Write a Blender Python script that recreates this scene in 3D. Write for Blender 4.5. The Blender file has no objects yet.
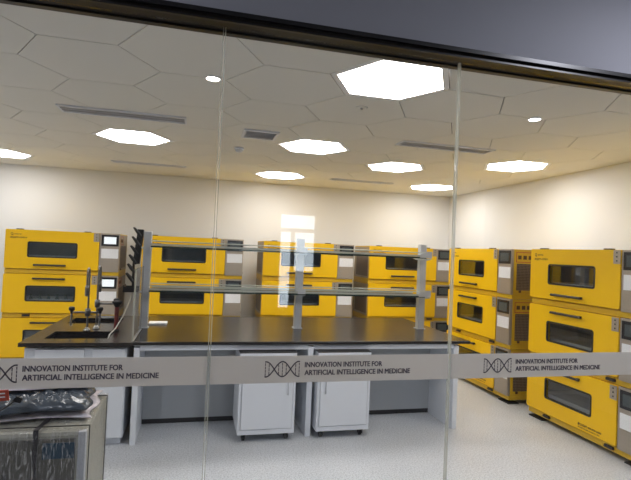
import bpy, bmesh, math, random
from mathutils import Vector, Matrix
random.seed(7)
C = bpy.context.scene.collection
scene = bpy.context.scene

# ------------------------------------------------------------------ camera
F_PX, YAW, PITCH, ROLL, CAM_H = 484.6, 0.2419, 0.02396, 0.04266, 1.6567
cd = bpy.data.cameras.new('camera'); cam = bpy.data.objects.new('camera', cd); C.objects.link(cam)
cd.sensor_fit = 'HORIZONTAL'; cd.sensor_width = 36.0; cd.lens = F_PX * 36.0 / 631.0
cd.clip_start = 0.02; cd.clip_end = 60
fw = Vector((math.sin(YAW) * math.cos(PITCH), math.cos(YAW) * math.cos(PITCH), math.sin(PITCH)))
r0 = Vector((math.cos(YAW), -math.sin(YAW), 0)); u0 = r0.cross(fw)
rr = math.cos(ROLL) * r0 + math.sin(ROLL) * u0; uu = -math.sin(ROLL) * r0 + math.cos(ROLL) * u0
m3 = Matrix((rr, uu, -fw)).transposed()
cam.matrix_world = Matrix.Translation((0, 0, CAM_H)) @ m3.to_4x4()
scene.camera = cam

# ------------------------------------------------------------------ world, exposure
w = bpy.data.worlds.new('world'); scene.world = w; w.use_nodes = True
w.node_tree.nodes['Background'].inputs[0].default_value = (0.03, 0.03, 0.035, 1)
w.node_tree.nodes['Background'].inputs[1].default_value = 0.3
scene.view_settings.view_transform = 'Standard'
scene.view_settings.look = 'None'
scene.view_settings.gamma = 1.0
scene.view_settings.use_curve_mapping = False
scene.view_settings.exposure = 1.1
LIGHT_COL, LIGHT_POW = (1.0, 0.955, 0.925), 8.8        # the hexagonal ceiling lamps
CORR_POW = 15.0                                       # added unseen corridor lamps, watts
WINDOW_POW = 3.8                                     # daylit glazing behind the camera

# ------------------------------------------------------------------ materials
def nmat(name):
    m = bpy.data.materials.new(name); m.use_nodes = True
    nt = m.node_tree; b = nt.nodes['Principled BSDF']
    return m, nt, b
def simple(name, col, rough=0.5, metal=0.0, var=0.0, scale=8.0, bump=0.0, spec=0.5, coat=0.0):
    m, nt, b = nmat(name)
    b.inputs['Base Color'].default_value = (*col, 1); b.inputs['Roughness'].default_value = rough
    b.inputs['Metallic'].default_value = metal; b.inputs['Specular IOR Level'].default_value = spec
    b.inputs['Coat Weight'].default_value = coat
    if var or bump:
        tc = nt.nodes.new('ShaderNodeTexCoord'); no = nt.nodes.new('ShaderNodeTexNoise')
        no.inputs['Scale'].default_value = scale; no.inputs['Detail'].default_value = 5
        nt.links.new(tc.outputs['Object'], no.inputs['Vector'])
        if var:
            mx = nt.nodes.new('ShaderNodeMix'); mx.data_type = 'RGBA'
            mx.inputs[6].default_value = (*[c * (1 - var) for c in col], 1)
            mx.inputs[7].default_value = (*[min(1, c * (1 + var)) for c in col], 1)
            nt.links.new(no.outputs['Fac'], mx.inputs[0]); nt.links.new(mx.outputs[2], b.inputs['Base Color'])
        if bump:
            bp = nt.nodes.new('ShaderNodeBump'); bp.inputs['Strength'].default_value = bump
            bp.inputs['Distance'].default_value = 0.01
            nt.links.new(no.outputs['Fac'], bp.inputs['Height']); nt.links.new(bp.outputs[0], b.inputs['Normal'])
    return m
def emis(name, col, power):
    m, nt, b = nmat(name)
    b.inputs['Base Color'].default_value = (0.8, 0.8, 0.8, 1)
    b.inputs['Emission Color'].default_value = (*col, 1); b.inputs['Emission Strength'].default_value = power
    return m
def glass(name, tint=(1, 1, 1), refl=1.0, rough=0.0, ior=1.45):
    m = bpy.data.materials.new(name); m.use_nodes = True; nt = m.node_tree; nt.nodes.clear()
    out = nt.nodes.new('ShaderNodeOutputMaterial'); mix = nt.nodes.new('ShaderNodeMixShader')
    tr = nt.nodes.new('ShaderNodeBsdfTransparent'); tr.inputs[0].default_value = (*tint, 1)
    gl = nt.nodes.new('ShaderNodeBsdfGlossy'); gl.inputs['Roughness'].default_value = rough
    fr = nt.nodes.new('ShaderNodeFresnel'); ge = nt.nodes.new('ShaderNodeNewGeometry')
    mr = nt.nodes.new('ShaderNodeMapRange'); mr.inputs[3].default_value = ior; mr.inputs[4].default_value = 1 / ior   # same reflectance from both faces of the sheet
    nt.links.new(ge.outputs['Backfacing'], mr.inputs[0]); nt.links.new(mr.outputs[0], fr.inputs[0])
    mul = nt.nodes.new('ShaderNodeMath'); mul.operation = 'MULTIPLY'; mul.inputs[1].default_value = refl
    nt.links.new(fr.outputs[0], mul.inputs[0]); nt.links.new(mul.outputs[0], mix.inputs[0])
    nt.links.new(tr.outputs[0], mix.inputs[1]); nt.links.new(gl.outputs[0], mix.inputs[2])
    nt.links.new(mix.outputs[0], out.inputs[0])
    return m
def floor_mat():
    m, nt, b = nmat('speckled_vinyl_floor')
    tc = nt.nodes.new('ShaderNodeTexCoord')
    n1 = nt.nodes.new('ShaderNodeTexNoise'); n1.inputs['Scale'].default_value = 80; n1.inputs['Detail'].default_value = 3
    n2 = nt.nodes.new('ShaderNodeTexNoise'); n2.inputs['Scale'].default_value = 3; n2.inputs['Detail'].default_value = 4
    nt.links.new(tc.outputs['Object'], n1.inputs['Vector']); nt.links.new(tc.outputs['Object'], n2.inputs['Vector'])
    cr = nt.nodes.new('ShaderNodeValToRGB')
    cr.color_ramp.elements[0].position = 0.36; cr.color_ramp.elements[0].color = (0.46, 0.48, 0.51, 1)
    cr.color_ramp.elements[1].position = 0.56; cr.color_ramp.elements[1].color = (0.69, 0.715, 0.75, 1)
    nt.links.new(n1.outputs['Fac'], cr.inputs[0])
    mx = nt.nodes.new('ShaderNodeMix'); mx.data_type = 'RGBA'; mx.blend_type = 'MULTIPLY'; mx.inputs[0].default_value = 0.15
    nt.links.new(cr.outputs[0], mx.inputs[6]); nt.links.new(n2.outputs['Fac'], mx.inputs[7])
    nt.links.new(mx.outputs[2], b.inputs['Base Color'])
    b.inputs['Roughness'].default_value = 0.38
    return m
def film_mat(name, dcol, tcol, clear):
    m = bpy.data.materials.new(name); m.use_nodes = True; nt = m.node_tree; nt.nodes.clear()
    out = nt.nodes.new('ShaderNodeOutputMaterial'); a = nt.nodes.new('ShaderNodeAddShader')
    mix = nt.nodes.new('ShaderNodeMixShader'); mix.inputs[0].default_value = clear
    d = nt.nodes.new('ShaderNodeBsdfDiffuse'); d.inputs[0].default_value = (*dcol, 1)
    t = nt.nodes.new('ShaderNodeBsdfTranslucent'); t.inputs[0].default_value = (*tcol, 1)
    tr = nt.nodes.new('ShaderNodeBsdfTransparent')
    nt.links.new(d.outputs[0], a.inputs[0]); nt.links.new(t.outputs[0], a.inputs[1])
    nt.links.new(a.outputs[0], mix.inputs[1]); nt.links.new(tr.outputs[0], mix.inputs[2])
    nt.links.new(mix.outputs[0], out.inputs[0])
    return m
def perforated_mat():
    m, nt, b = nmat('perforated_steel')
    tc = nt.nodes.new('ShaderNodeTexCoord'); vo = nt.nodes.new('ShaderNodeTexVoronoi')
    vo.inputs['Scale'].default_value = 55; vo.inputs['Randomness'].default_value = 0.0
    cr = nt.nodes.new('ShaderNodeValToRGB')
    cr.color_ramp.elements[0].position = 0.36; cr.color_ramp.elements[0].color = (0.02, 0.016, 0.014, 1)
    cr.color_ramp.elements[1].position = 0.42; cr.color_ramp.elements[1].color = (0.24, 0.17, 0.11, 1)
    nt.links.new(tc.outputs['Object'], vo.inputs['Vector']); nt.links.new(vo.outputs['Distance'], cr.inputs[0])
    nt.links.new(cr.outputs[0], b.inputs['Base Color']); b.inputs['Roughness'].default_value = 0.5
    return m
def brushed(name, col, rough=0.4, metal=0.6):
    m, nt, b = nmat(name)
    tc = nt.nodes.new('ShaderNodeTexCoord'); mp = nt.nodes.new('ShaderNodeMapping'); mp.inputs['Scale'].default_value = (3, 3, 160)
    no = nt.nodes.new('ShaderNodeTexNoise'); no.inputs['Scale'].default_value = 2
    nt.links.new(tc.outputs['Object'], mp.inputs[0]); nt.links.new(mp.outputs[0], no.inputs['Vector'])
    mx = nt.nodes.new('ShaderNodeMix'); mx.data_type = 'RGBA'
    mx.inputs[6].default_value = (*[c * .85 for c in col], 1); mx.inputs[7].default_value = (*[c * 1.1 for c in col], 1)
    nt.links.new(no.outputs['Fac'], mx.inputs[0]); nt.links.new(mx.outputs[2], b.inputs['Base Color'])
    b.inputs['Roughness'].default_value = rough; b.inputs['Metallic'].default_value = metal
    return m
M = dict(
    wall=simple('painted_wall', (0.735, 0.735, 0.73), 0.85, var=0.02, scale=3, bump=0.03),
    corr=simple('corridor_paint', (0.34, 0.34, 0.37), 0.8, var=0.03, scale=2),
    tile=simple('ceiling_panel', (0.74, 0.73, 0.68), 0.75, var=0.02, scale=2),
    slab=simple('dark_gap', (0.05, 0.045, 0.04), 0.9, var=0.1),
    floor=floor_mat(),
    cfloor=simple('corridor_floor', (0.16, 0.16, 0.17), 0.5, var=0.1),
    yellow=simple('yellow_enamel', (0.90, 0.54, 0.004), 0.38, var=0.02, scale=3, coat=0.05, spec=0.3),
    yellow2=simple('olive_and_shaded_yellow', (0.66, 0.42, 0.015), 0.4, var=0.03, scale=3),  # olive yellow of the sides; on the base rails it paints in shade
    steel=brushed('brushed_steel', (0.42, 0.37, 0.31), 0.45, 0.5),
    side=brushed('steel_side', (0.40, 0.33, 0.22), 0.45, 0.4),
    chrome=simple('chrome', (0.55, 0.55, 0.55), 0.2, 1.0, var=0.03),
    alu=simple('grey_aluminium', (0.58, 0.60, 0.64), 0.42, 0.3, var=0.05, scale=14),
    tap=simple('tap_steel', (0.20, 0.20, 0.20), 0.3, 0.8, var=0.1),
    black=simple('black_plastic', (0.015, 0.014, 0.014), 0.45, var=0.1),
    blackgloss=simple('black_bezel', (0.02, 0.02, 0.022), 0.2, var=0.1),
    red=simple('dark_red', (0.16, 0.02, 0.015), 0.4, var=0.1),
    redprint=simple('red_print', (0.45, 0.06, 0.03), 0.5, var=0.1),
    white=simple('white_cover', (0.82, 0.83, 0.85), 0.4, var=0.02),
    cab=simple('white_cabinet', (0.74, 0.77, 0.82), 0.4, var=0.02, scale=4),
    cabgrey=simple('grey_and_shaded_panel', (0.43, 0.45, 0.47), 0.5, var=0.03, scale=4),  # grey of the tray; on the back panels it holds knee-space shade
    epoxy=simple('black_epoxy_top', (0.016, 0.013, 0.012), 0.24, var=0.25, scale=30, spec=0.6),
    epoxy_side=simple('black_basin', (0.012, 0.011, 0.011), 0.4, var=0.2, scale=30),
    head=simple('dark_header', (0.012, 0.011, 0.011), 0.35, var=0.1),
    bronze=simple('bronze_channel', (0.018, 0.014, 0.010), 0.4, 0.3, var=0.1),
    pane=glass('clear_glass', (0.985, 0.99, 0.985)),
    splash=film_mat('acrylic_reflection_haze', (0.10, 0.105, 0.115), (0.10, 0.105, 0.115), 0.68),  # grey haze in the colour stands for reflections on clear acrylic
    shelfglass=glass('shelf_glass', (0.62, 0.72, 0.70), 2.0),
    shelfedge=simple('green_glass_edge', (0.03, 0.055, 0.05), 0.15, var=0.1),
    lip=simple('pale_shelf_lip', (0.50, 0.52, 0.47), 0.35, 0.2, var=0.08),
    shelfface=glass('frosted_shelf_glass', (0.78, 0.84, 0.82), 2.0),
    dark_pane=glass('smoked_pane', (0.86, 0.90, 0.92), 2.2, 0.02),
    seam=film_mat('silicone_joint', (0.22, 0.23, 0.20), (0.42, 0.43, 0.39), 0.55),
    film=film_mat('frosted_film', (0.30, 0.295, 0.29), (0.42, 0.41, 0.395), 0.08),
    ink=simple('charcoal_ink', (0.075, 0.065, 0.095), 0.6, var=0.05),
    print_=simple('dark_print', (0.10, 0.045, 0.01), 0.6, var=0.05),
    perf=perforated_mat(),
    lamp=emis('lamp_diffuser', LIGHT_COL, LIGHT_POW),
    down=emis('downlight_diffuser', LIGHT_COL, 6.0),
    infill=emis('chamber_fill_glow', (0.85, 0.93, 1.0), 1.6),  # added fill glow inside the leftmost incubators
    screen_on=emis('lit_screen', (0.62, 0.75, 0.85), 0.3),
    screen_off=simple('dark_screen', (0.07, 0.085, 0.09), 0.2, var=0.2),
    daylight=emis('daylit_pane', (0.78, 0.90, 1.0), WINDOW_POW),
    chamber=simple('chamber_liner', (0.30, 0.33, 0.36), 0.3, 0.5, var=0.2),
    flask=glass('flask_glass', (0.75, 0.85, 0.85), 5.0, 0.1),
    carton=simple('grey_green_casing', (0.36, 0.355, 0.30), 0.55, var=0.15, scale=6),
    cartondark=simple('dark_front_panel', (0.11, 0.105, 0.09), 0.45, var=0.3, scale=5),
    blue=simple('blue_label', (0.02, 0.06, 0.10), 0.45, var=0.2),
    bag=simple('dark_bag_plastic', (0.06, 0.075, 0.095), 0.22, var=0.6, scale=12, bump=0.6),
    bag2=simple('clear_bag_plastic', (0.66, 0.62, 0.68), 0.2, var=0.45, scale=14, bump=0.8),
    strap=simple('packing_strap', (0.02, 0.018, 0.02), 0.4, var=0.1),
    hose=simple('white_hose', (0.70, 0.68, 0.60), 0.4, var=0.05),
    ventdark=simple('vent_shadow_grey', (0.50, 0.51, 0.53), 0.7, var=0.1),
    ventlight=simple('vent_metal', (0.72, 0.74, 0.80), 0.5, 0.2, var=0.04),
)
def wrap_mat():
    m = bpy.data.materials.new('stretch_film'); m.use_nodes = True; nt = m.node_tree; nt.nodes.clear()
    out = nt.nodes.new('ShaderNodeOutputMaterial'); mix = nt.nodes.new('ShaderNodeMixShader')
    tr = nt.nodes.new('ShaderNodeBsdfTransparent'); gl = nt.nodes.new('ShaderNodeBsdfGlossy')
    gl.inputs['Roughness'].default_value = 0.22; gl.inputs[0].default_value = (0.9, 0.9, 0.9, 1)
    tc = nt.nodes.new('ShaderNodeTexCoord'); mp = nt.nodes.new('ShaderNodeMapping')
    mp.inputs['Scale'].default_value = (9, 8, 1.8); mp.inputs['Rotation'].default_value = (0.35, 0.15, 0.2)
    no = nt.nodes.new('ShaderNodeTexNoise'); no.inputs['Scale'].default_value = 4; no.inputs['Detail'].default_value = 8
    no.inputs['Distortion'].default_value = 3.0
    nt.links.new(tc.outputs['Object'], mp.inputs[0]); nt.links.new(mp.outputs[0], no.inputs['Vector'])
    cr = nt.nodes.new('ShaderNodeValToRGB')
    cr.color_ramp.elements[0].position = 0.50; cr.color_ramp.elements[0].color = (0.05, 0.05, 0.05, 1)
    cr.color_ramp.elements[1].position = 0.70; cr.color_ramp.elements[1].color = (0.62, 0.62, 0.62, 1)
    bp = nt.nodes.new('ShaderNodeBump'); bp.inputs['Strength'].default_value = 1.0; bp.inputs['Distance'].default_value = 0.02
    nt.links.new(no.outputs['Fac'], cr.inputs[0]); nt.links.new(no.outputs['Fac'], bp.inputs['Height'])
    nt.links.new(bp.outputs[0], gl.inputs['Normal']); nt.links.new(cr.outputs[0], mix.inputs[0])
    nt.links.new(tr.outputs[0], mix.inputs[1]); nt.links.new(gl.outputs[0], mix.inputs[2])
    nt.links.new(mix.outputs[0], out.inputs[0])
    return m
M['wrap'] = wrap_mat()

# ------------------------------------------------------------------ geometry helpers
class MB:
    """collects shapes; build() links them as one mesh object"""
    def __init__(s): s.v = []; s.f = []; s.smooth = []
    def add(s, vs, fs, smooth=False):
        n = len(s.v); s.v += [tuple(v) for v in vs]; s.f += [tuple(i + n for i in f) for f in fs]
        s.smooth += [smooth] * len(fs); return s
    def box(s, x0, x1, y0, y1, z0, z1):
        vs = [(x, y, z) for z in (z0, z1) for y in (y0, y1) for x in (x0, x1)]
        return s.add(vs, [(0, 2, 3, 1), (4, 5, 7, 6), (0, 1, 5, 4), (2, 6, 7, 3), (0, 4, 6, 2), (1, 3, 7, 5)])
    def prism(s, pts, a, b, axis='z', smooth=False):
        """polygon pts (2D) extruded from a to b along axis"""
        def P(p, t): return {'z': (p[0], p[1], t), 'y': (p[0], t, p[1]), 'x': (t, p[0], p[1])}[axis]
        n = len(pts); vs = [P(p, a) for p in pts] + [P(p, b) for p in pts]
        fs = [tuple(range(n))[::-1], tuple(range(n, 2 * n))] + [(i, (i + 1) % n, n + (i + 1) % n, n + i) for i in range(n)]
        return s.add(vs, fs, smooth)
    def ring(s, outer, inner, a, b, axis='y'):
        """plate with a hole; both loops hold the same number of points"""
        def P(p, t): return {'z': (p[0], p[1], t), 'y': (p[0], t, p[1]), 'x': (t, p[0], p[1])}[axis]
        n = len(outer)
        vs = [P(p, a) for p in outer] + [P(p, a) for p in inner] + [P(p, b) for p in outer] + [P(p, b) for p in inner]
        fs = []
        for i in range(n):
            j = (i + 1) % n
            fs += [(i, j, n + j, n + i), (2 * n + i, 3 * n + i, 3 * n + j, 2 * n + j), (i, 2 * n + i, 2 * n + j, j), (n + i, n + j, 3 * n + j, 3 * n + i)]
        return s.add(vs, fs)
    def tube(s, path, r, n=10, cap=True):
        path = [Vector(p) for p in path]; rs = r if isinstance(r, (list, tuple)) else [r] * len(path)
        vs = []; fs = []; up = None
        for i, p in enumerate(path):
            d = (path[min(i + 1, len(path) - 1)] - path[max(i - 1, 0)]).normalized()
            if up is None: up = Vector((0, 0, 1)) if abs(d.z) < .9 else Vector((1, 0, 0))
            a = (up - d * up.dot(d)).normalized(); b = d.cross(a); up = a
            vs += [p + rs[i] * (math.cos(2 * math.pi * k / n) * a + math.sin(2 * math.pi * k / n) * b) for k in range(n)]
        for i in range(len(path) - 1):
            for k in range(n):
                k2 = (k + 1) % n; fs.append((i * n + k, i * n + k2, (i + 1) * n + k2, (i + 1) * n + k))
        s.add(vs, fs, True)
        if cap:
            s.add(vs[:n], [tuple(range(n))[::-1]]); s.add(vs[-n:], [tuple(range(n))])
        return s
    def lathe(s, prof, cx, cy, n=20):
        vs = []; fs = []
        for r, z in prof: vs += [(cx + r * math.cos(2 * math.pi * k / n), cy + r * math.sin(2 * math.pi * k / n), z) for k in range(n)]
        for i in range(len(prof) - 1):
            for k in range(n):
                k2 = (k + 1) % n; fs.append((i * n + k, i * n + k2, (i + 1) * n + k2, (i + 1) * n + k))
        fs2 = [tuple(range(n))[::-1], tuple(range((len(prof) - 1) * n, len(prof) * n))]
        return s.add(vs, fs + fs2, True)
    def ball(s, c, r, n=12, m=8, sc=(1, 1, 1)):
        vs = []; fs = []
        for i in range(m + 1):
            t = math.pi * i / m
            vs += [(c[0] + sc[0] * r * math.sin(t) * math.cos(2 * math.pi * k / n), c[1] + sc[1] * r * math.sin(t) * math.sin(2 * math.pi * k / n), c[2] + sc[2] * r * math.cos(t)) for k in range(n)]
        for i in range(m):
            for k in range(n):
                k2 = (k + 1) % n; fs.append((i * n + k, (i + 1) * n + k, (i + 1) * n + k2, i * n + k2))
        return s.add(vs, fs, True)
    def build(s, name, mat, parent=None, bevel=0.0, loc=None):
        me = bpy.data.meshes.new(name); me.from_pydata(s.v, [], s.f)
        me.polygons.foreach_set('use_smooth', s.smooth)
        bm = bmesh.new(); bm.from_mesh(me)
        if not any(s.smooth): bmesh.ops.remove_doubles(bm, verts=bm.verts, dist=1e-6) if False else None
        bmesh.ops.recalc_face_normals(bm, faces=bm.faces); bm.to_mesh(me); bm.free()
        me.materials.append(mat); o = bpy.data.objects.new(name, me); C.objects.link(o)
        if parent: o.parent = parent
        if loc: o.location = loc
        if bevel:
            b = o.modifiers.new('bevel', 'BEVEL'); b.width = bevel; b.segments = 2; b.limit_method = 'ANGLE'; b.angle_limit = math.radians(50)
        return o
def box(name, mat, x0, x1, y0, y1, z0, z1, parent=None, bevel=0.0): return MB().box(x0, x1, y0, y1, z0, z1).build(name, mat, parent, bevel)
def tag(o, label=None, cat=None, group=None, kind=None):
    if label: o['label'] = label
    if cat: o['category'] = cat
    if group: o['group'] = group
    if kind: o['kind'] = kind
    return o
def struct(o, label=None): o['kind'] = 'structure'; return tag(o, label)
def empty(name, loc=(0, 0, 0), rz=0):
    o = bpy.data.objects.new(name, None); C.objects.link(o); o.location = loc; o.rotation_euler = (0, 0, rz); o.empty_display_size = 0.1; return o
def kids(o): return [c for c in bpy.data.objects if c.parent == o]
def copy_tree(o, parent=None):
    c = o.copy(); C.objects.link(c)
    if parent: c.parent = parent
    for ch in kids(o): copy_tree(ch, c)
    return c
def rrect(x0, x1, z0, z1, r, n=5):
    pts = []
    for cx, cz, a in ((x1 - r, z1 - r, 0), (x0 + r, z1 - r, 90), (x0 + r, z0 + r, 180), (x1 - r, z0 + r, 270)):
        for k in range(n + 1):
            t = math.radians(a + 90 * k / n); pts.append((cx + r * math.cos(t), cz + r * math.sin(t)))
    return pts
def rect_like(x0, x1, z0, z1, n=5):
    """rectangle outline with as many points as rrect, for ring()"""
    pts = []
    for cx, cz in ((x1, z1), (x0, z1), (x0, z0), (x1, z0)):
        pts += [(cx, cz)] * (n + 1)
    # spread doubled points slightly along the sides so the faces stay proper
    out = []
    for q in range(4):
        cx, cz = pts[q * (n + 1)]
        for k in range(n + 1):
            f = k / n - 0.5; e = 0.06
            sx, sz = (1, 1) if q == 0 else (-1, 1) if q == 1 else (-1, -1) if q == 2 else (1, -1)
            if q in (0, 2):
                out.append((cx, cz + sz * e * 2 * f) if f < 0 else (cx - sx * e * 2 * f, cz))
            else:
                out.append((cx - sx * e * -2 * f, cz) if f < 0 else (cx, cz - sz * e * 2 * f))
    return out
def text_obj(name, body, mat, width=None, height=0.03, thick=0.0006, parent=None, loc=(0, 0, 0), rot=(math.pi / 2, 0, 0), bold=0.0, fat=0.0):
    """a line of lettering turned into mesh; loc is its lower left corner"""
    cu = bpy.data.curves.new(name, 'FONT'); cu.body = body; cu.size = 1.0; cu.extrude = 0.01; cu.offset = bold; cu.resolution_u = 2
    t = bpy.data.objects.new(name, cu); C.objects.link(t)
    dg = bpy.context.evaluated_depsgraph_get(); me = bpy.data.meshes.new_from_object(t.evaluated_get(dg))
    bpy.data.objects.remove(t); bpy.data.curves.remove(cu)
    xs = [v.co.x for v in me.vertices]; ys = [v.co.y for v in me.vertices]
    mnx, mxx, mny, mxy = min(xs), max(xs), min(ys), max(ys)
    sy = height / (mxy - mny); sx = width / (mxx - mnx) if width else sy
    for v in me.vertices:
        v.co.x = (v.co.x - mnx) * sx; v.co.y = (v.co.y - mny) * sy; v.co.z = (v.co.z + 0.01) / 0.02 * thick
    if fat:      # heavier strokes: the same letters again, a hair to the right and up
        vs = [tuple(v.co) for v in me.vertices]; fs = [tuple(p.vertices) for p in me.polygons]; n = len(vs)
        V = list(vs); Fc = list(fs)
        for q, (dx, dy) in enumerate(((fat, 0), (0, fat * .6), (fat, fat * .6))):
            V += [(a + dx, b + dy, c + .00002 * (q + 1)) for a, b, c in vs]; Fc += [tuple(i + n * (q + 1) for i in f) for f in fs]
        me = bpy.data.meshes.new(name); me.from_pydata(V, [], Fc)
    me.materials.clear(); me.materials.append(mat); me.name = name
    o = bpy.data.objects.new(name, me); C.objects.link(o); o.location = loc; o.rotation_euler = rot
    if parent: o.parent = parent
    return o

# ================================================================== THE SETTING
XL, XR, YG, YB, ZC = -3.8, 4.55, 2.0, 8.15, 2.78
YC = -3.0                                        # far side of the corridor behind the camera
struct(box('floor', M['floor'], XL, XR, YG - 0.05, YB, -0.05, 0.0))
struct(box('floor_corridor', M['cfloor'], XL, XR, YC, YG - 0.05, -0.05, 0.0))
struct(box('wall_back', M['wall'], XL, XR, YB, YB + 0.1, 0, 3.3))
struct(box('wall_right', M['wall'], XR, XR + 0.1, YG + 0.05, YB + 0.1, 0, 3.3))
struct(box('wall_left', M['wall'], XL - 0.1, XL, YG + 0.05, YB + 0.1, 0, 3.3))
struct(box('wall_corridor_right', M['corr'], XR, XR + 0.1, YC, YG + 0.05, 0, 3.3))
struct(box('wall_corridor_left', M['corr'], XL - 0.1, XL, YC, YG + 0.05, 0, 3.3))
struct(box('ceiling_corridor', M['corr'], XL, XR, YC, YG - 0.06, 3.2, 3.3))
struct(box('wall_above_header', M['corr'], XL, XR, YG - 0.06, YG + 0.06, 2.58, 3.3))

# ceiling: honeycomb of elongated panels with dark joints under a slab
def clip(poly, x0, x1, y0, y1):
    for ax, lim, sg in ((0, x0, 1), (0, x1, -1), (1, y0, 1), (1, y1, -1)):
        out = []
        for i in range(len(poly)):
            a, b = poly[i - 1], poly[i]; da, db = (a[ax] - lim) * sg, (b[ax] - lim) * sg
            if (da >= 0) != (db >= 0):
                t = da / (da - db); out.append((a[0] + (b[0] - a[0]) * t, a[1] + (b[1] - a[1]) * t))
            if db >= 0: out.append(b)
        poly = out
        if not poly: break
    return poly
COLW, ROWH = 0.627, 0.715
def hexa(cx, cy, k=1.0, inset=0.0):
    R = COLW / 1.5; hh = ROWH / 2
    R, hh = R * k - inset * 1.15, hh * k - inset
    return [(cx - R, cy), (cx - R / 2, cy - hh), (cx + R / 2, cy - hh), (cx + R, cy), (cx + R / 2, cy + hh), (cx - R / 2, cy + hh)]
lights = {(0, 0), (0, 3), (0, 6), (2, 4), (4, 6), (4, 3), (-3, 3), (-6, 6), (-6, 3), (-6, 0), (4, 0)}  # the last three are unseen, added to help light the room
def tile_c(i, j): return 1.19 + COLW * i, 2.93 + ROWH * (j + (0.5 if i % 2 else 0))
cm = MB()
for i in range(-10, 8):
    for j in range(-4, 10):
        if (i, j) in lights: continue
        cx, cy = tile_c(i, j)
        p = clip(hexa(cx, cy, 1, 0.003), XL, XR, YG + 0.06, YB)
        if len(p) > 2: cm.prism(p, ZC, ZC + 0.012)
struct(cm.build('ceiling', M['tile']))
struct(box('ceiling_slab', M['slab'], XL, XR, YG + 0.06, YB, ZC + 0.07, 3.2))

# header beam over the glass and glazing
hb = empty('trim_1', (0, 0, 0)); struct(hb)
MB().box(XL, XR, 1.91, 1.935, 2.567, 2.585).box(XL, XR, YG + 0.03, YG + 0.06, 2.547, 2.58).box(XL, XR, 1.935, 2.06, 2.572, 2.58) \
    .box(XL, XR, 1.925, 1.94, 2.548, 2.556).build('header_frame', M['head'], hb)
MB().box(XL, XR, 1.928, 1.935, 2.556, 2.567).box(XL, XR, 1.94, YG + 0.03, 2.556, 2.56).build('header_channel', M['bronze'], hb)
struct(MB().box(XL, XR, YG - 0.03, YG + 0.03, 0.0, 0.05).build('trim_2', M['head']))
SEAMS = [XL + 0.01, -0.992, 0.074, 1.142, 2.21, 3.28, XR - 0.01]
gw = 0.006
for k in range(6):
    struct(box('window_%d' % (k + 1), M['pane'], SEAMS[k] + gw, SEAMS[k + 1] - gw, YG - 0.006, YG + 0.006, 0.05, 2.555))
for k in range(1, 6):
    sm = empty('trim_%d' % (k + 2), (SEAMS[k], YG, 0)); struct(sm)
    for a in (-1, 1):
        MB().box(a * 0.0045 - 0.0015, a * 0.0045 + 0.0015, -0.0058, 0.0058, 0.05, 2.555).build('seam_bead', M['seam'], sm)

# frosted film bands with the institute's name
def film(k, hx, tx, helix_all, label):
    x0, x1 = SEAMS[k] + 0.007, SEAMS[k + 1] - 0.007
    r = empty('frosted_film', (x0, YG - 0.0075, 1.107)); tag(r, label, 'glass film', 'frosted film bands on the glass wall')
    MB().box(0, x1 - x0, -0.0005, 0.0010, 0, 0.112).build('film_band', M['film'], r)
    y = -0.0012
    text_obj('lettering', 'INNOVATION INSTITUTE FOR', M['ink'], 0.345, 0.021, 0.0006, r, (tx - x0, y, 0.063), fat=.0017)
    text_obj('lettering', 'ARTIFICIAL INTELLIGENCE IN MEDICINE', M['ink'], 0.478, 0.021, 0.0006, r, (tx - x0, y, 0.030), fat=.0017)
    hm = MB(); W = 0.145; A = 0.031; cz = 0.057
    def strip(pts, th):
        for a, b in zip(pts, pts[1:]):
            d = Vector((b[0] - a[0], b[1] - a[1])).normalized(); n = Vector((-d.y, d.x)) * th / 2; e = d * th * 0.2
            q = [(a[0] - n.x - e.x, a[1] - n.y - e.y), (b[0] - n.x + e.x, b[1] - n.y + e.y), (b[0] + n.x + e.x, b[1] + n.y + e.y), (a[0] + n.x - e.x, a[1] + n.y - e.y)]
            hm.prism(q, y - 0.0006, y, 'y')
    X0 = hx - x0
    for sg in (1, -1):
        strip([(X0 + W * t / 40, cz + sg * A * math.cos(2 * math.pi * (t / 40 - 0.5) * 140 / 132)) for t in range(41)], 0.005)
    for u in (0.01, 0.115, 0.39, 0.5, 0.61, 0.885, 0.99):
        hh = A * abs(math.cos(2 * math.pi * (u - 0.5) * 140 / 132)) * 0.9
        n = max(1, int(hh * 2 / 0.012))
        for q in range(n):
            a = cz - hh + q * 2 * hh / n
            strip([(X0 + W * u, a + 0.001), (X0 + W * u, a + 2 * hh / n - 0.003)], 0.0032)
    hm.build('helix_logo', M['ink'], r)
film(1, -0.757, -0.595, True, 'frosted film band with helix logo and lettering in front of the sinks')
film(2, 0.301, 0.468, True, 'frosted film band with helix logo and lettering on the middle glass pane')
film(3, 1.316, 1.484, True, 'frosted film band with helix logo and lettering, before the right-wall incubators')

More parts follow.
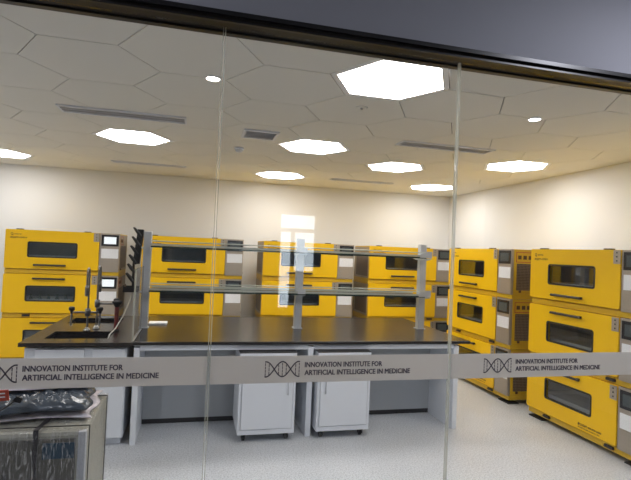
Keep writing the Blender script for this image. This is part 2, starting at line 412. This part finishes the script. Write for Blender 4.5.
# corridor behind the camera: wall with a glazed door that mirrors in the glass
DX0, DX1, DH = 1.17, 1.75, 2.22
wc = MB().box(XL, DX0, YC - 0.1, YC, 0, 3.3).box(DX1, XR, YC - 0.1, YC, 0, 3.3).box(DX0, DX1, YC - 0.1, YC, DH, 3.3)
struct(wc.build('wall_corridor_back', M['corr']))
dr = empty('door_1', ((DX0 + DX1) / 2, YC - 0.05, 0)); struct(dr)
hw = (DX1 - DX0) / 2
MB().box(-hw, -hw + .035, -.03, .03, 0, DH).box(hw - .035, hw, -.03, .03, 0, DH).box(-hw, hw, -.03, .03, DH - .035, DH) \
    .box(-hw, hw, -.03, .03, 1.93, 1.985).box(-.10, -.04, -.03, .03, 0, 1.93).box(-hw, hw, -.03, .03, 0, .82).build('door_frame', M['alu'], dr)
for x0, x1, z0, z1 in ((-hw + .035, hw - .035, 1.985, DH - .035), (-hw + .035, -.10, .82, 1.93), (-.04, hw - .035, 1.36, 1.93)):
    box('door_pane', M['daylight'], x0, x1, -.012, -.004, z0, z1, dr)
box('door_panel', M['corr'], -.04, hw - .035, -.02, .02, .82, 1.36, dr)
# unseen corridor lamps, added to light the corridor side
for x in (-1.6, 2.4):
    r = empty('added_corridor_light', (x, 0.9, 3.2)); tag(r, 'round white lamp, added unseen, over the %s part of the corridor' % ('left' if x < 0 else 'right'), 'ceiling lamp')
    MB().lathe([(0.14, 0.0), (0.14, -0.04), (0.11, -0.05)], 0, 0, 24).build('lamp_housing', M['white'], r)
    l = bpy.data.lights.new('added_corridor_lamp', 'AREA'); l.shape = 'DISK'; l.size = 0.22; l.energy = CORR_POW; l.color = (0.86, 0.88, 1.0)
    lo = bpy.data.objects.new('added_corridor_lamp', l); C.objects.link(lo); lo.location = (x, 0.9, 3.14)

# ================================================================== CEILING FITTINGS
names = {(0, 0): 'largest in view, nearest the glass wall', (0, 3): 'middle of the room, right of the square vent', (0, 6): 'by the back wall above the incubator stack in the middle',
         (2, 4): 'between the long vent and the back wall', (4, 6): 'in the far right corner of the room', (4, 3): 'near the right wall, right of the long vent',
         (-3, 3): 'between the two left long vents', (-6, 6): 'at the far left by the back wall', (-6, 3): 'added out of view at the left side, middle row',
         (-6, 0): 'added out of view at the left side, next to the glass', (4, 0): 'added out of view at the right side, next to the glass'}
for ij in sorted(lights):
    cx, cy = tile_c(*ij)
    r = empty('hexagonal_light', (cx, cy, ZC)); tag(r, 'glowing hexagonal ceiling light ' + names[ij], 'ceiling light', 'hexagonal ceiling lights')
    MB().ring(hexa(0, 0, 1, 0.004), hexa(0, 0, 0.885), 0.0, 0.016, 'z').build('light_frame', M['white'], r)
    MB().prism(hexa(0, 0, 0.88), 0.004, 0.012).build('light_diffuser', M['lamp'], r)
def linear_vent(x0, x1, y0, y1, label, slats=3):
    r = empty('linear_vent', ((x0 + x1) / 2, (y0 + y1) / 2, ZC)); tag(r, label, 'air vent', 'long slot air vents in the ceiling')
    a, b = (x1 - x0) / 2, (y1 - y0) / 2; t = 0.018
    MB().box(-a, a, -b, -b + t, -.012, -.001).box(-a, a, b - t, b, -.012, -.001).box(-a, -a + t, -b + t, b - t, -.012, -.001).box(a - t, a, -b + t, b - t, -.012, -.001).build('vent_frame', M['ventlight'], r)
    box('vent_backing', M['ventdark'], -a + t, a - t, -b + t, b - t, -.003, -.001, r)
    n = slats; step = (2 * b - 2 * t) / n
    for k in range(n):
        yc = -b + t + step * (k + .5)
        MB().prism([(yc - step * .36, -.011), (yc + step * .2, -.004), (yc + step * .3, -.005), (yc - step * .26, -.012)], -a + t, a - t, 'x').build('slat', M['ventlight'], r)
linear_vent(-1.17, -0.13, 4.36, 4.58, 'long blue-grey ceiling vent at the left, nearer the glass')
linear_vent(1.92, 2.94, 4.37, 4.57, 'long blue-grey ceiling vent right of the middle light, nearer the glass')
linear_vent(-1.17, -0.18, 7.04, 7.16, 'long thin ceiling vent at the left near the back wall', 2)
linear_vent(1.95, 2.95, 7.04, 7.18, 'long thin ceiling vent right of centre near the back wall', 2)
r = empty('square_vent', (0.56, 4.72, ZC)); tag(r, 'small square louvred ceiling vent beside the smoke detector', 'air vent')
MB().box(-.17, .17, -.17, -.145, -.014, -.001).box(-.17, .17, .145, .17, -.014, -.001).box(-.17, -.145, -.145, .145, -.014, -.001).box(.145, .17, -.145, .145, -.014, -.001).build('vent_frame', M['ventlight'], r)
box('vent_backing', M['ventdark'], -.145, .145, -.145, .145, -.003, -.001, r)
for k in range(5):
    yc = -.145 + .058 * (k + .5)
    MB().prism([(yc - .022, -.012), (yc + .012, -.004), (yc + .018, -.005), (yc - .016, -.014)], -.145, .145, 'x').build('louvre', M['ventlight'], r)
r = empty('smoke_detector', (0.42, 5.45, ZC)); tag(r, 'small round grey smoke detector on the ceiling beside the square vent', 'smoke detector')
MB().lathe([(.055, -.001), (.055, -.018), (.048, -.022)], 0, 0).build('detector_base', M['ventlight'], r)
MB().lathe([(.042, -.022), (.04, -.04), (.025, -.052)], 0, 0).build('detector_head', M['alu'], r)
r = empty('sprinkler', (1.19, 3.52, ZC)); tag(r, 'flush round sprinkler cover plate behind the nearest hexagonal light', 'sprinkler')
MB().lathe([(.045, -.001), (.045, -.004), (.038, -.006)], 0, 0).build('cover_plate', M['tile'], r)
MB().lathe([(.012, -.006), (.010, -.016)], 0, 0).build('sprinkler_head', M['chrome'], r)
for x, y, lb in ((0.06, 3.28, 'small round downlight at the left, beside the glass joint'), (2.56, 3.30, 'small round downlight at the right, between the joint and the right wall')):
    r = empty('downlight', (x, y, ZC)); tag(r, lb, 'downlight', 'small round downlights')
    MB().ring([(.055 * math.cos(t * math.pi / 12), .055 * math.sin(t * math.pi / 12)) for t in range(24)], [(.044 * math.cos(t * math.pi / 12), .044 * math.sin(t * math.pi / 12)) for t in range(24)], -.006, -.001, 'z').build('trim_ring', M['white'], r)
    MB().lathe([(.043, -.001), (.043, -.004)], 0, 0, 24).build('light_diffuser', M['down'], r)

# ================================================================== SHAKING INCUBATORS
UW, UH, UD = 1.40, 0.581, 0.73        # one unit: width, pitch, depth; front face at y = 0
WX0, WX1, WZ0, WZ1 = 0.272, 0.868, 0.222, 0.420
def make_unit(kind, screen):
    """kind 'up': door hinged at the top, handle low; 'down': hinged at the bottom, handle high"""
    r = empty('shaking_incubator')
    t = 0.02; H = UH - 0.004
    b = MB()
    b.box(0, UW, 0.03, UD, 0, 0.06).box(0, UW, 0.03, UD, H - t, H).box(0, t, 0.03, UD, 0.06, H - t).box(UW - t, UW, 0.03, UD, 0.06, H - t)
    b.box(t, UW - t, UD - t, UD, 0.06, H - t).box(1.12, 1.14, 0.03, UD - t, 0.06, H - t)
    b.build('body', M['yellow2'], r, 0.004)
    box('base_rail', M['yellow2'], 0.0, UW, 0.016, 0.03, 0.0, 0.052, r, 0.003)  # darker yellow puts the shade of the recess into the colour
    ch = MB(); ch.box(t, 1.12, 0.60, 0.61, 0.06, H - t).box(t, 1.12, 0.05, 0.60, 0.06, 0.065).box(t, .03, .05, .6, .065, H - t).box(1.11, 1.12, .05, .6, .065, H - t).box(.03, 1.11, .05, .6, H - t - .01, H - t)
    chm = ch.build('chamber', M['chamber'], r)
    tr = MB(); tr.box(.12, 1.02, .10, .52, .19, .20).box(.12, 1.02, .10, .11, .20, .235).box(.12, 1.02, .51, .52, .20, .235).box(.12, .13, .11, .51, .20, .235).box(1.01, 1.02, .11, .51, .20, .235).box(.4, .74, .2, .42, .065, .19)
    tr.build('shaker_tray', M['alu'], r)
    if screen: box('added_glow_strip', M['infill'], .15, 1.0, .06, .085, .515, .53, r)  # added glowing strip, brightens the flasks behind the window
    d = MB().ring(rect_like(0.0, 1.14, 0.066, H), rrect(WX0, WX1, WZ0, WZ1, .022), -0.012, 0.028, 'y').build('door', M['yellow'], r)
    MB().ring(rrect(WX0 - .006, WX1 + .006, WZ0 - .006, WZ1 + .006, .026), rrect(WX0 + .010, WX1 - .010, WZ0 + .010, WZ1 - .010, .016), -.0145, -.002, 'y').build('window_gasket', M['black'], d)
    MB().prism(rrect(WX0 + .001, WX1 - .001, WZ0 + .001, WZ1 - .001, .02), 0.002, 0.008, 'y').build('door_window', M['dark_pane'], d)
    hz = 0.118 if kind == 'up' else 0.520
    hx0, hx1 = 0.355, 0.745
    hd = MB(); hd.tube([(hx0, -.045, hz), (hx1, -.045, hz)], .0125, 10)
    for x in (hx0 + .03, hx1 - .03): hd.box(x - .014, x + .014, -.045, -.012, hz - .011, hz + .011)
    hd.build('door_handle', M['black'], d)
    lp = box('latch_plate', M['steel'], 1.070, 1.142, -.016, -.0122, .455, H - .003, d)
    for k in range(3): box('bolt', M['black'], 1.10, 1.112, -.019, -.016, .475 + .035 * k, .487 + .035 * k, d)
    if kind == 'up':
        for x in (.16, .985): box('hinge', M['black'], x - .04, x + .04, .0, .05, H - .004, H + .012, r, .003)
    else:
        for x in (.285, 1.055): box('hinge', M['black'], x - .045, x + .045, -.006, .02, .018, .042, r, .003)
    # control column
    col = box('control_panel', M['steel'], 1.146, UW, -0.004, 0.03, .05, H, r, .003)
    box('screen_bezel', M['blackgloss'], 1.168, 1.388, -.012, -.0042, .405, .558, col, .003)
    box('touch_screen', M['screen_on'] if screen else M['screen_off'], 1.200, 1.356, -.0135, -.0122, .432, .530, col)
    box('white_cover', M['white'], 1.170, 1.388, -.008, -.0042, .236, .366, col, .002)
    box('lower_cover', M['steel'], 1.170, 1.388, -.008, -.0042, .072, .228, col, .002)
    # sides: steel sheet with a perforated vent and a printed plate
    for s, x0, x1 in ((-1, -.004, 0.0), (1, UW, UW + .004)):
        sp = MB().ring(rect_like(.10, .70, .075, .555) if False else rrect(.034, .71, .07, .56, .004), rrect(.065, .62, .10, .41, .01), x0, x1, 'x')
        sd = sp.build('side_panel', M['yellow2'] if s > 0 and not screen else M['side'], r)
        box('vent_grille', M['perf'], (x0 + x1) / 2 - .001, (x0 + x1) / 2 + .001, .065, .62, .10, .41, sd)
        if s > 0:
            MB().ring(rrect(.055, .30, .425, .545, .004), rrect(.062, .293, .432, .538, .004), x1, x1 + .002, 'x').build('plate_border', M['redprint'], sd)
            for q in range(3): box('pictogram', M['print_'], x1, x1 + .002, 0.08 + .07 * q, .125 + .07 * q, .46, .505, sd)
            box('knob', M['print_'], x1, x1 + .012, .10, .125, .075, .10, sd)
    return r, d
def badge(d):
    """maker's mark and model lettering at the top left of the door"""
    y = -.0124
    m = MB().ring(rrect(.062, .092, .503, .533, .014), rrect(.067, .087, .508, .528, .009), y - .001, y, 'y').box(.074, .096, y - .001, y, .498, .503)
    m.build('maker_emblem', M['print_'], d)
    text_obj('maker_lettering', '知楚仪器', M['print_'], .085, .016, .0008, d, (.105, y, .508))
    text_obj('model_lettering', 'ZQZY-CF9.9', M['print_'], .20, .024, .0008, d, (.055, y, .458), bold=.035)
def warning(d):
    y = -.0124
    text_obj('notice_lettering', '服务热线 400-820-2600', M['print_'], .27, .024, .0008, d, (.72, y, .106), bold=.03)
    text_obj('notice_lettering', '知楚仪器有限公司', M['print_'], .25, .013, .0008, d, (.72, y, .084))
def add_feet(r, z):
    """levelling feet under a bottom unit: stem and broad pad reach the floor"""
    for x in (.10, UW - .10):
        for y in (.09, UD - .10):
            f = MB().lathe([(.016, 0.0), (.016, -z + .008)], x, y, 12).build('foot', M['chrome'], r)
            MB().box(x - .10, x + .10, y - .07, y + .07, -z, -z + .01).build('foot_pad', M['black'], f)
TOPZ = 1.788
ZU = [TOPZ - UH * (k + 1) for k in range(3)]
stacks = [  # x, y, rotation, lit screens, words
    (-2.413, 7.12, 0, True, 'leftmost stack behind the sinks'),
    (-0.72, 7.12, 0, False, 'stack just right of the black drying rack'),
    (0.976, 7.12, 0, False, 'stack behind the middle shelf post'),
    (2.635, 7.12, 0, False, 'stack behind the right shelf post'),
    (3.55, 6.29, -math.pi / 2, False, 'farther of the two stacks along the right wall'),
    (3.55, 4.545, -math.pi / 2, False, 'nearest stack along the right wall')]
protos = {}
def get_proto(kind, lit):
    k = (kind, lit)
    if k in protos: return copy_tree(protos[k])
    r, d = make_unit('up' if kind == 'top' else 'down', lit)
    if kind == 'top': badge(d)
    if kind == 'bottom': warning(d); add_feet(r, ZU[2])
    protos[k] = r
    return r
level = ['top', 'middle', 'bottom']
look = ['with the handle below its dark window', 'with the handle above its dark window', 'with the handle above its dark window']
for (x, y, rz, lit, words) in stacks:
    for k in range(3):
        o = get_proto(level[k], lit); o.location = (x, y, ZU[k]); o.rotation_euler = (0, 0, rz)
        st = {'top': 'topmost', 'middle': 'middle', 'bottom': 'lowest'}[level[k]]
        tag(o, 'yellow shaking incubator, %s unit of the %s' % (st, words), 'incubator', 'yellow shaking incubators')

# flasks on the shaker tray of the middle unit of the left stack
fl = MB().lathe([(.034, 0), (.036, .004), (.013, .065), (.011, .09), (.014, .094), (.012, .096)], 0, 0, 12).build('glass_flask', M['flask'])
for k in range(8):
    o = fl if k == 0 else fl.copy()
    if k: C.objects.link(o)
    o.location = (-2.413 + .18 + .108 * k, 7.12 + .17, ZU[1] + .200)
    tag(o, 'small glass flask in the row behind the window of the middle left incubator', 'flask', 'flasks inside the left incubator')

# ================================================================== SINK BENCH
ZT = 0.85
sb = empty('sink_cabinet', (-0.89, 4.25, 0)); tag(sb, 'white base cabinet under the black sink worktop', 'cabinet')
MB().box(-.38, -.36, .02, 1.48, .06, .80).box(.36, .38, .02, 1.48, .06, .80).box(-.36, .36, 1.46, 1.48, .06, .80).box(-.36, .36, .02, 1.46, .06, .08).box(-.36, .36, .02, .04, .66, .80).box(-.36, .36, .06, 1.44, 0, .06).build('cabinet_body', M['cab'], sb, .003)
for x0, x1 in ((-.372, -.004), (.004, .372)):
    dd = box('cabinet_door', M['cab'], x0, x1, 0, .02, .07, .66, sb, .003)
    hx = x1 - .04 if x0 < -.1 else x0 + .04
    MB().tube([(hx, 0, .48), (hx, -.03, .48), (hx, -.03, .58), (hx, 0, .58)], .005, 8).build('door_handle', M['chrome'], dd)
for x0, x1 in ((-.30, .06), (.12, .372)):
    box('false_drawer_front', M['cab'], x0, x1, .0, .02, .675, .79, sb, .003)
wt = empty('sink_worktop', (0, 0, ZT)); tag(wt, 'black epoxy worktop with two sinks at the left end of the island', 'worktop')
xs0, xs1 = -1.30, -.457
holes = [(-1.17, -.68, 4.40, 4.75), (-1.19, -.71, 5.22, 5.58)]
m = MB(); t0 = -.03
m.box(xs0, xs1, 4.21, 4.40, t0, 0).box(xs0, xs1, 4.75, 5.22, t0, 0).box(xs0, xs1, 5.58, 5.78, t0, 0)
for hx0, hx1, hy0, hy1 in holes: m.box(xs0, hx0, hy0, hy1, t0, 0).box(hx1, xs1, hy0, hy1, t0, 0)
m.build('worktop_slab', M['epoxy'], wt)
for hx0, hx1, hy0, hy1 in holes:
    s = MB(); d0 = -.28; g = .012
    s.box(hx0 - g, hx1 + g, hy0 - g, hy1 + g, d0 - g, d0).box(hx0 - g, hx0, hy0 - g, hy1 + g, d0, t0).box(hx1, hx1 + g, hy0 - g, hy1 + g, d0, t0).box(hx0, hx1, hy0 - g, hy0, d0, t0).box(hx0, hx1, hy1, hy1 + g, d0, t0)
    s.build('sink_basin', M['epoxy_side'], wt)

# ------------------------------------------------------------------ taps
def lab_tap(x, y, sgn, top, arm, label, armz):
    r = empty('laboratory_tap', (x, y, ZT)); tag(r, label, 'tap', 'laboratory taps between the sinks')
    MB().lathe([(.032, 0), (.032, .008), (.02, .02), (.014, .03)], 0, 0, 16).build('flange', M['chrome'], r)
    pts = [(0, 0, .02), (0, 0, .3), (0, 0, top - .045)] + [(0, sgn * (.045 - .045 * math.cos(a)), top - .045 + .045 * math.sin(a)) for a in [math.pi * k / 10 for k in range(1, 11)]]
    pts += [(0, sgn * .09, top - .16)]
    MB().tube(pts, .0085, 10).build('gooseneck', M['tap'], r)
    MB().lathe([(.011, top - .25), (.016, top - .24), (.016, top - .18), (.013, top - .155)], 0, sgn * .09, 12).build('nozzle', M['tap'], r)
    MB().lathe([(.022, armz - .035), (.024, armz), (.022, armz + .035)], 0, 0, 14).build('valve_body', M['tap'], r)
    for ax, dz in arm:
        a = MB().tube([(0, 0, armz), (ax * .9, 0, armz), (ax, 0, armz - .012), (ax, 0, armz - .05), (ax, -.015, armz - .12)], .009, 8).build('side_outlet', M['tap'], r)
        MB().lathe([(.010, armz - .01), (.014, armz + .012), (.026, armz + .02), (.026, armz + .042), (.018, armz + .05)], ax, 0, 14).build('valve_knob', M['black'], a)
lab_tap(-.925, 4.80, -1, .57, [(-.135, 0), (.105, 0)], 'grey steel gooseneck tap with two side valves behind the front sink', .165)
lab_tap(-.865, 4.90, 1, .585, [(.165, 0)], 'grey steel gooseneck tap with one side valve facing the rear sink', .235)
r = empty('eyewash_tap', (-.675, 4.78, ZT)); tag(r, 'dark red upright eyewash hose with flared black head beside the sinks', 'eyewash')
MB().lathe([(.03, 0), (.03, .012), (.02, .02)], 0, 0, 16).build('flange', M['black'], r)
MB().tube([(0, 0, .015), (0, 0, .22)], .019, 12).build('hose', M['red'], r)
MB().lathe([(.02, .22), (.026, .235), (.045, .262), (.045, .272), (.03, .276)], 0, 0, 18).build('spray_head', M['black'], r)

# ================================================================== ISLAND BENCH
ib = empty('island_bench', (1.03, 4.25, 0)); tag(ib, 'long white steel bench frame with open knee spaces under the black worktop', 'bench')
L0, L1 = -.452 - 1.03, 2.53 - 1.03
for x0, x1 in ((L0, L0 + .045), (1.07 - .045 - 1.03 + .0, 1.075 - 1.03 + .0), (L1 - .05, L1)):
    box('end_panel', M['cab'], x0, x1, 0, 1.48, 0.0, .80, ib, .003)
for x0, x1 in ((L0 + .045, -.005), (.045, L1 - .05)):
    box('back_panel', M['cabgrey'], x0, x1, .49, .51, .045, .72, ib)  # shade of the knee space is put into the grey
    box('shaded_gap_strip', M['black'], x0, x1, .495, .505, .0, .045, ib)  # black strip painted in as the dark, shaded gap under the panel
    box('front_rail', M['cab'], x0, x1, 0.01, .04, .775, .812, ib, .002)
    box('cable_tray', M['cabgrey'], x0, x1, .40, .48, .70, .77, ib)
MB().box(L0, L1, .012, 1.47, .812, .822).build('support_rail', M['cab'], ib)
mw = MB().box(-.452, 2.64, 4.235, 5.80, -.028, 0).build('island_worktop', M['epoxy'], None, .003); mw.location = (0, 0, ZT)
tag(mw, 'long black epoxy worktop of the island bench carrying the glass shelves', 'worktop')

def mobile_cabinet(x, y, hinge_left, label):
    r = empty('mobile_cabinet', (x, y, 0)); tag(r, label, 'cabinet', 'white mobile cabinets under the bench')
    W, D, z0, z1 = .492, .48, .07, .769
    MB().box(0, W, .018, D, z0, z1 - .006).build('cabinet_body', M['cab'], r, .003)
    box('shadow_gap_top', M['black'], -.003, W + .003, .0, D, z1 - .006, z1, r)  # top is black to draw the shadow gap below the bench rail
    dz0 = z0 + .045
    MB().box(0, W, 0, .018, z0, dz0 - .004).box(0, .022, 0, .018, dz0 - .004, z1 - .006).box(W - .022, W, 0, .018, dz0 - .004, z1 - .006).box(.022, W - .022, 0, .018, z1 - .03, z1 - .006).build('face_frame', M['cab'], r, .002)
    d = box('cabinet_door', M['cab'], .026, W - .026, -.006, .014, dz0, z1 - .034, r, .003)
    hx = .07 if hinge_left else W - .07
    MB().tube([(hx, -.006, .41), (hx, -.034, .41), (hx, -.034, .56), (hx, -.006, .56)], .006, 8).build('door_handle', M['alu'], d)
    for cx in (.06, W - .06):
        for cy in (.06, D - .06):
            f = MB().box(cx - .022, cx + .022, cy - .022, cy + .022, .062, .07).box(cx - .018, cx - .014, cy - .02, cy + .03, .02, .062).box(cx + .014, cx + .018, cy - .02, cy + .03, .02, .062).build('caster', M['black'], r)
            n = 14; MB().prism([(cy + .01 + .025 * math.cos(2 * math.pi * k / n), .025 + .025 * math.sin(2 * math.pi * k / n)) for k in range(n)], cx - .012, cx + .012, 'x').build('wheel', M['black'], f)
mobile_cabinet(.415, 4.17, False, 'white mobile cabinet on casters left of the middle bench panel')
mobile_cabinet(1.105, 4.17, True, 'white mobile cabinet on casters right of the middle bench panel')

# ------------------------------------------------------------------ reagent shelves
rs = empty('reagent_shelf', (1.03, 4.98, ZT)); tag(rs, 'two-tier glass reagent shelf on three grey aluminium posts along the island bench', 'shelf')
px = [-.455, 1.07, 2.465]; wpost = .075
for i, x in enumerate(px):
    p = MB(); a = x - 1.03 - wpost / 2
    if i == 0: a = -.49 - 1.03
    p.box(a, a + wpost, -.035, .035, 0, .935)
    post = p.build('post', M['alu'], rs, .004)
    box('post_foot', M['alu'], a - .01, a + wpost + .01, -.05, .05, 0, .008, post)
for zt in (.795, .372):
    g = box('glass_shelf', M['shelfface'], -.41 - 1.03, 2.44 - 1.03, -.15, .15, zt - .008, zt, rs)
    MB().box(-.41 - 1.03, 2.44 - 1.03, -.1535, -.1505, zt - .014, zt + .002).box(-.41 - 1.03, 2.44 - 1.03, .1505, .1535, zt - .014, zt + .002).build('dark_edge', M['shelfedge'], g)
    MB().box(-.41 - 1.03, 2.44 - 1.03, -.1535, -.1505, zt + .004, zt + .024).box(-.41 - 1.03, 2.44 - 1.03, .1505, .1535, zt + .004, zt + .024).build('front_lip', M['lip'], g)
    for yy in (-.14, .14):
        MB().tube([(-.42 - 1.03, yy, zt + .048), (2.50 - 1.03, yy, zt + .048)], .005, 8).build('guard_rail', M['lip'], rs)
    for i, x in enumerate(px):
        a = x - 1.03
        MB().prism([(-.15, -.012 + zt), (.15, -.012 + zt), (.15, -.02 + zt), (.05, -.035 + zt), (-.05, -.035 + zt), (-.15, -.02 + zt)], a - .041, a - .0375, 'x') \
            .prism([(-.15, -.012 + zt), (.15, -.012 + zt), (.15, -.02 + zt), (.05, -.035 + zt), (-.05, -.035 + zt), (-.15, -.02 + zt)], a + .0375, a + .041, 'x').build('bracket', M['alu'], rs)
        if i:
            MB().box(a - .1, a + .04, -.16, -.153, zt - .006, zt + .035).prism([(a - .1, zt + .035), (a + .04, zt + .035), (a + .04, zt + .062), (a - .02, zt + .062)], -.16, -.153, 'y').build('end_clip', M['alu'], rs) if i == 2 else \
            MB().box(a - .04, a + .04, -.16, -.153, zt - .004, zt + .05).build('end_clip', M['alu'], rs)

# splash guard pane between sinks and bench
sg = empty('splash_guard', (-.470, 4.6, ZT)); tag(sg, 'clear upright splash guard pane between the sinks and the bench', 'splash guard')
box('guard_pane', M['splash'], -.004, .004, -.33, .28, .004, .60, sg)
MB().box(-.007, .007, -.333, -.328, .004, .60).build('pane_edge', M['seam'], sg)
MB().box(-.008, .008, -.33, .28, 0, .004).build('bottom_channel', M['alu'], sg)

# drying rack: black pegs on a black plate fixed to the left post
dk = empty('drying_rack', (-.492, 4.98, 1.20)); tag(dk, 'black peg drying rack fixed to the left shelf post above the sinks', 'drying rack')
MB().prism([(-.055, .60), (-.001, .60), (-.001, .56), (-.012, .44), (-.025, .265), (-.088, .265)], -.035, .030, 'y').build('back_plate', M['black'], dk, .003)
MB().prism([(-.088, .265), (-.070, .265), (-.060, .03), (-.085, .03)], -.03, .02, 'y').build('lower_plate', M['black'], dk)
for row in range(6):
    zt_ = .615 - row * .088; xt = -.092 - .010 * row
    for y in (-.045, .015):
        MB().tube([(xt + .070, y, zt_ - .085), (xt + .035, y - .004, zt_ - .040), (xt, y - .006, zt_)], [.014, .0145, .007], 8).build('peg', M['black'], dk)
MB().box(-.150, -.02, -.13, .04, 0, .012).box(-.150, -.144, -.13, .04, .012, .065).box(-.144, -.02, -.13, -.124, .012, .05).box(-.144, -.02, .034, .04, .012, .05).build('drip_tray', M['black'], dk)
# drain hose
hs = MB().tube([(-.56, 4.90, 1.205), (-.565, 4.89, 1.17), (-.585, 4.84, 1.09), (-.615, 4.75, .99), (-.655, 4.62, .90), (-.69, 4.55, .86), (-.70, 4.53, .82)], .0055, 8).build('drain_hose', M['hose'])
tag(hs, 'thin white drain hose curving from the drying rack down to the front sink', 'hose')
# paper pad on the worktop
pd = MB().box(-.09, .09, -.07, .07, 0, .018).build('white_pad', M['white'], None, .003); pd.location = (-.335, 5.22, ZT)
tag(pd, 'small white pad lying on the black worktop at the foot of the left shelf post', 'pad')

# ================================================================== WRAPPED MACHINE BY THE GLASS
bx = empty('wrapped_machine', (-.888, 2.855, 0)); tag(bx, 'grey-green boxed machine in clear stretch film close behind the glass, bottom left', 'packed machine')
hx, hy = .415, .30
MB().box(-hx, hx, -hy, hy, .10, .745).build('casing', M['carton'], bx, .02)
MB().box(-hx + .03, hx - .04, -hy - .006, -hy + .005, .14, .715).build('front_panel', M['cartondark'], bx, .006)
box('corner_post', M['alu'], hx - .032, hx + .003, -hy - .004, -hy + .03, .12, .742, bx, .004)
box('blue_label', M['blue'], .23, .37, -hy - .009, -hy - .0065, .62, .695, bx)
for k in range(9): box('slot', M['black'], -.30 + .045 * k, -.275 + .045 * k, -hy - .009, -hy - .0065, .36, .56, bx)
MB().box(-hx, hx, -hy, hy, 0, .10).build('pallet', M['carton'], bx)
def strap_path(pts, w, name='strap'):
    mm = MB()
    for (a, b, n) in pts:
        a, b, n = Vector(a), Vector(b), Vector(n); s = (b - a).cross(n).normalized() * w / 2; e = n * .003
        vs = [a - s, a + s, b + s, b - s, a - s + e, a + s + e, b + s + e, b - s + e]
        mm.add(vs, [(0, 1, 2, 3), (4, 5, 6, 7), (0, 1, 5, 4), (1, 2, 6, 5), (2, 3, 7, 6), (3, 0, 4, 7)])
    return mm.build(name, M['strap'], bx)
strap_path([((.20, -hy - .010, .10), (.20, -hy - .010, .757), (0, -1, 0)), ((.20, -hy - .012, .757), (.25, hy + .01, .757), (0, 0, 1))], .022)
strap_path([((hx + .009, .225, .10), (hx + .009, .225, .757), (1, 0, 0)), ((hx + .011, .225, .757), (-hx, .225, .757), (0, 0, 1))], .014)
strap_path([((hx + .009, -hy + .04, .10), (hx + .009, -hy + .04, .757), (1, 0, 0)), ((hx + .011, -hy + .035, .757), (-hx, -hy + .035, .757), (0, 0, 1))], .008)
wm = MB(); wm.box(-hx - .007, hx + .007, -hy - .016, hy + .007, .02, .755)
wo = wm.build('stretch_wrap', M['wrap'], bx, .01)
# crumpled bags on top
def bag(name, mat, cx, cy, z, a, b, h, rz, seed, label, group=None, n=26):
    rnd = random.Random(seed); ph = [rnd.uniform(0, 6.28) for _ in range(8)]; fr = [rnd.uniform(4, 26) for _ in range(8)]
    vs = []; fs = []
    for i in range(n + 1):
        for j in range(n + 1):
            u, v = i / n * 2 - 1, j / n * 2 - 1
            e = max(0, 1 - max(abs(u), abs(v)) ** 4)
            wob = sum(math.sin(fr[q] * u + fr[(q + 3) % 8] * v + ph[q]) for q in range(8)) / 8
            x, y = a * u * (1 + .05 * math.sin(5 * v + ph[0])), b * v * (1 + .07 * math.sin(4 * u + ph[1]))
            vs.append((x, y, h * (e ** .5) * (.75 + .55 * wob) + .002 + .003 * (1 - e) * (1 + wob)))
    k = (n + 1) ** 2
    vs += [(x, y, 0) for x, y, _ in vs[:k]]
    for i in range(n):
        for j in range(n):
            p = i * (n + 1) + j; fs.append((p, p + n + 1, p + n + 2, p + 1)); fs.append((k + p, k + p + 1, k + p + n + 2, k + p + n + 1))
    rim = [j for j in range(n)] + [i * (n + 1) + n for i in range(n)] + [n * (n + 1) + n - j for j in range(n)] + [(n - i) * (n + 1) for i in range(n)]
    for i in range(len(rim)):
        p, q = rim[i], rim[(i + 1) % len(rim)]; fs.append((p, q, k + q, k + p))
    o = MB().add(vs, fs, True).build(name, mat); o.location = (cx, cy, z); o.rotation_euler = (0, 0, rz)
    return tag(o, label, 'plastic bag', group)
G = 'plastic bags piled on the wrapped machine'
bag('plastic_bag', M['bag2'], -.80, 2.90, .763, .31, .22, .030, .05, 3, 'pale clear crumpled plastic bag, lowest of the pile on the wrapped machine', G)
bag('plastic_bag', M['bag'], -.745, 2.83, .806, .24, .17, .055, .12, 5, 'dark blue-grey glossy plastic bag in the pile on the wrapped machine', G)
bag('plastic_bag', M['bag2'], -.76, 2.98, .868, .25, .13, .026, .16, 9, 'pale shiny folded plastic bag, topmost of the pile on the wrapped machine', G)
rl = MB().box(-.07, .07, -.004, .004, 0, .055).build('red_label_box', M['redprint'], None, .002); rl.location = (-.915, 2.66, .866); rl.rotation_euler = (.15, -.05, 0); rl.name = 'red_packet'
tag(rl, 'small red packet with white print at the left edge on the bags', 'packet')
for k in range(2):
    b_ = box('printed_line', M['white'], -.055, .055, -.0055, -.0042, .018 + .018 * k, .024 + .018 * k, rl)
ct = empty('cable_tie', (-.80, 2.62, .872)); tag(ct, 'black plastic tie with a wide end sticking up from the bags', 'tie')
MB().tube([(-.065, -.03, -.035), (0, 0, .012)], .004, 6).build('tie_tail', M['black'], ct)
MB().prism([(-.022, .004), (.0, .030), (.026, .018), (.018, -.004)], -.006, .006, 'y').build('tie_head', M['black'], ct)
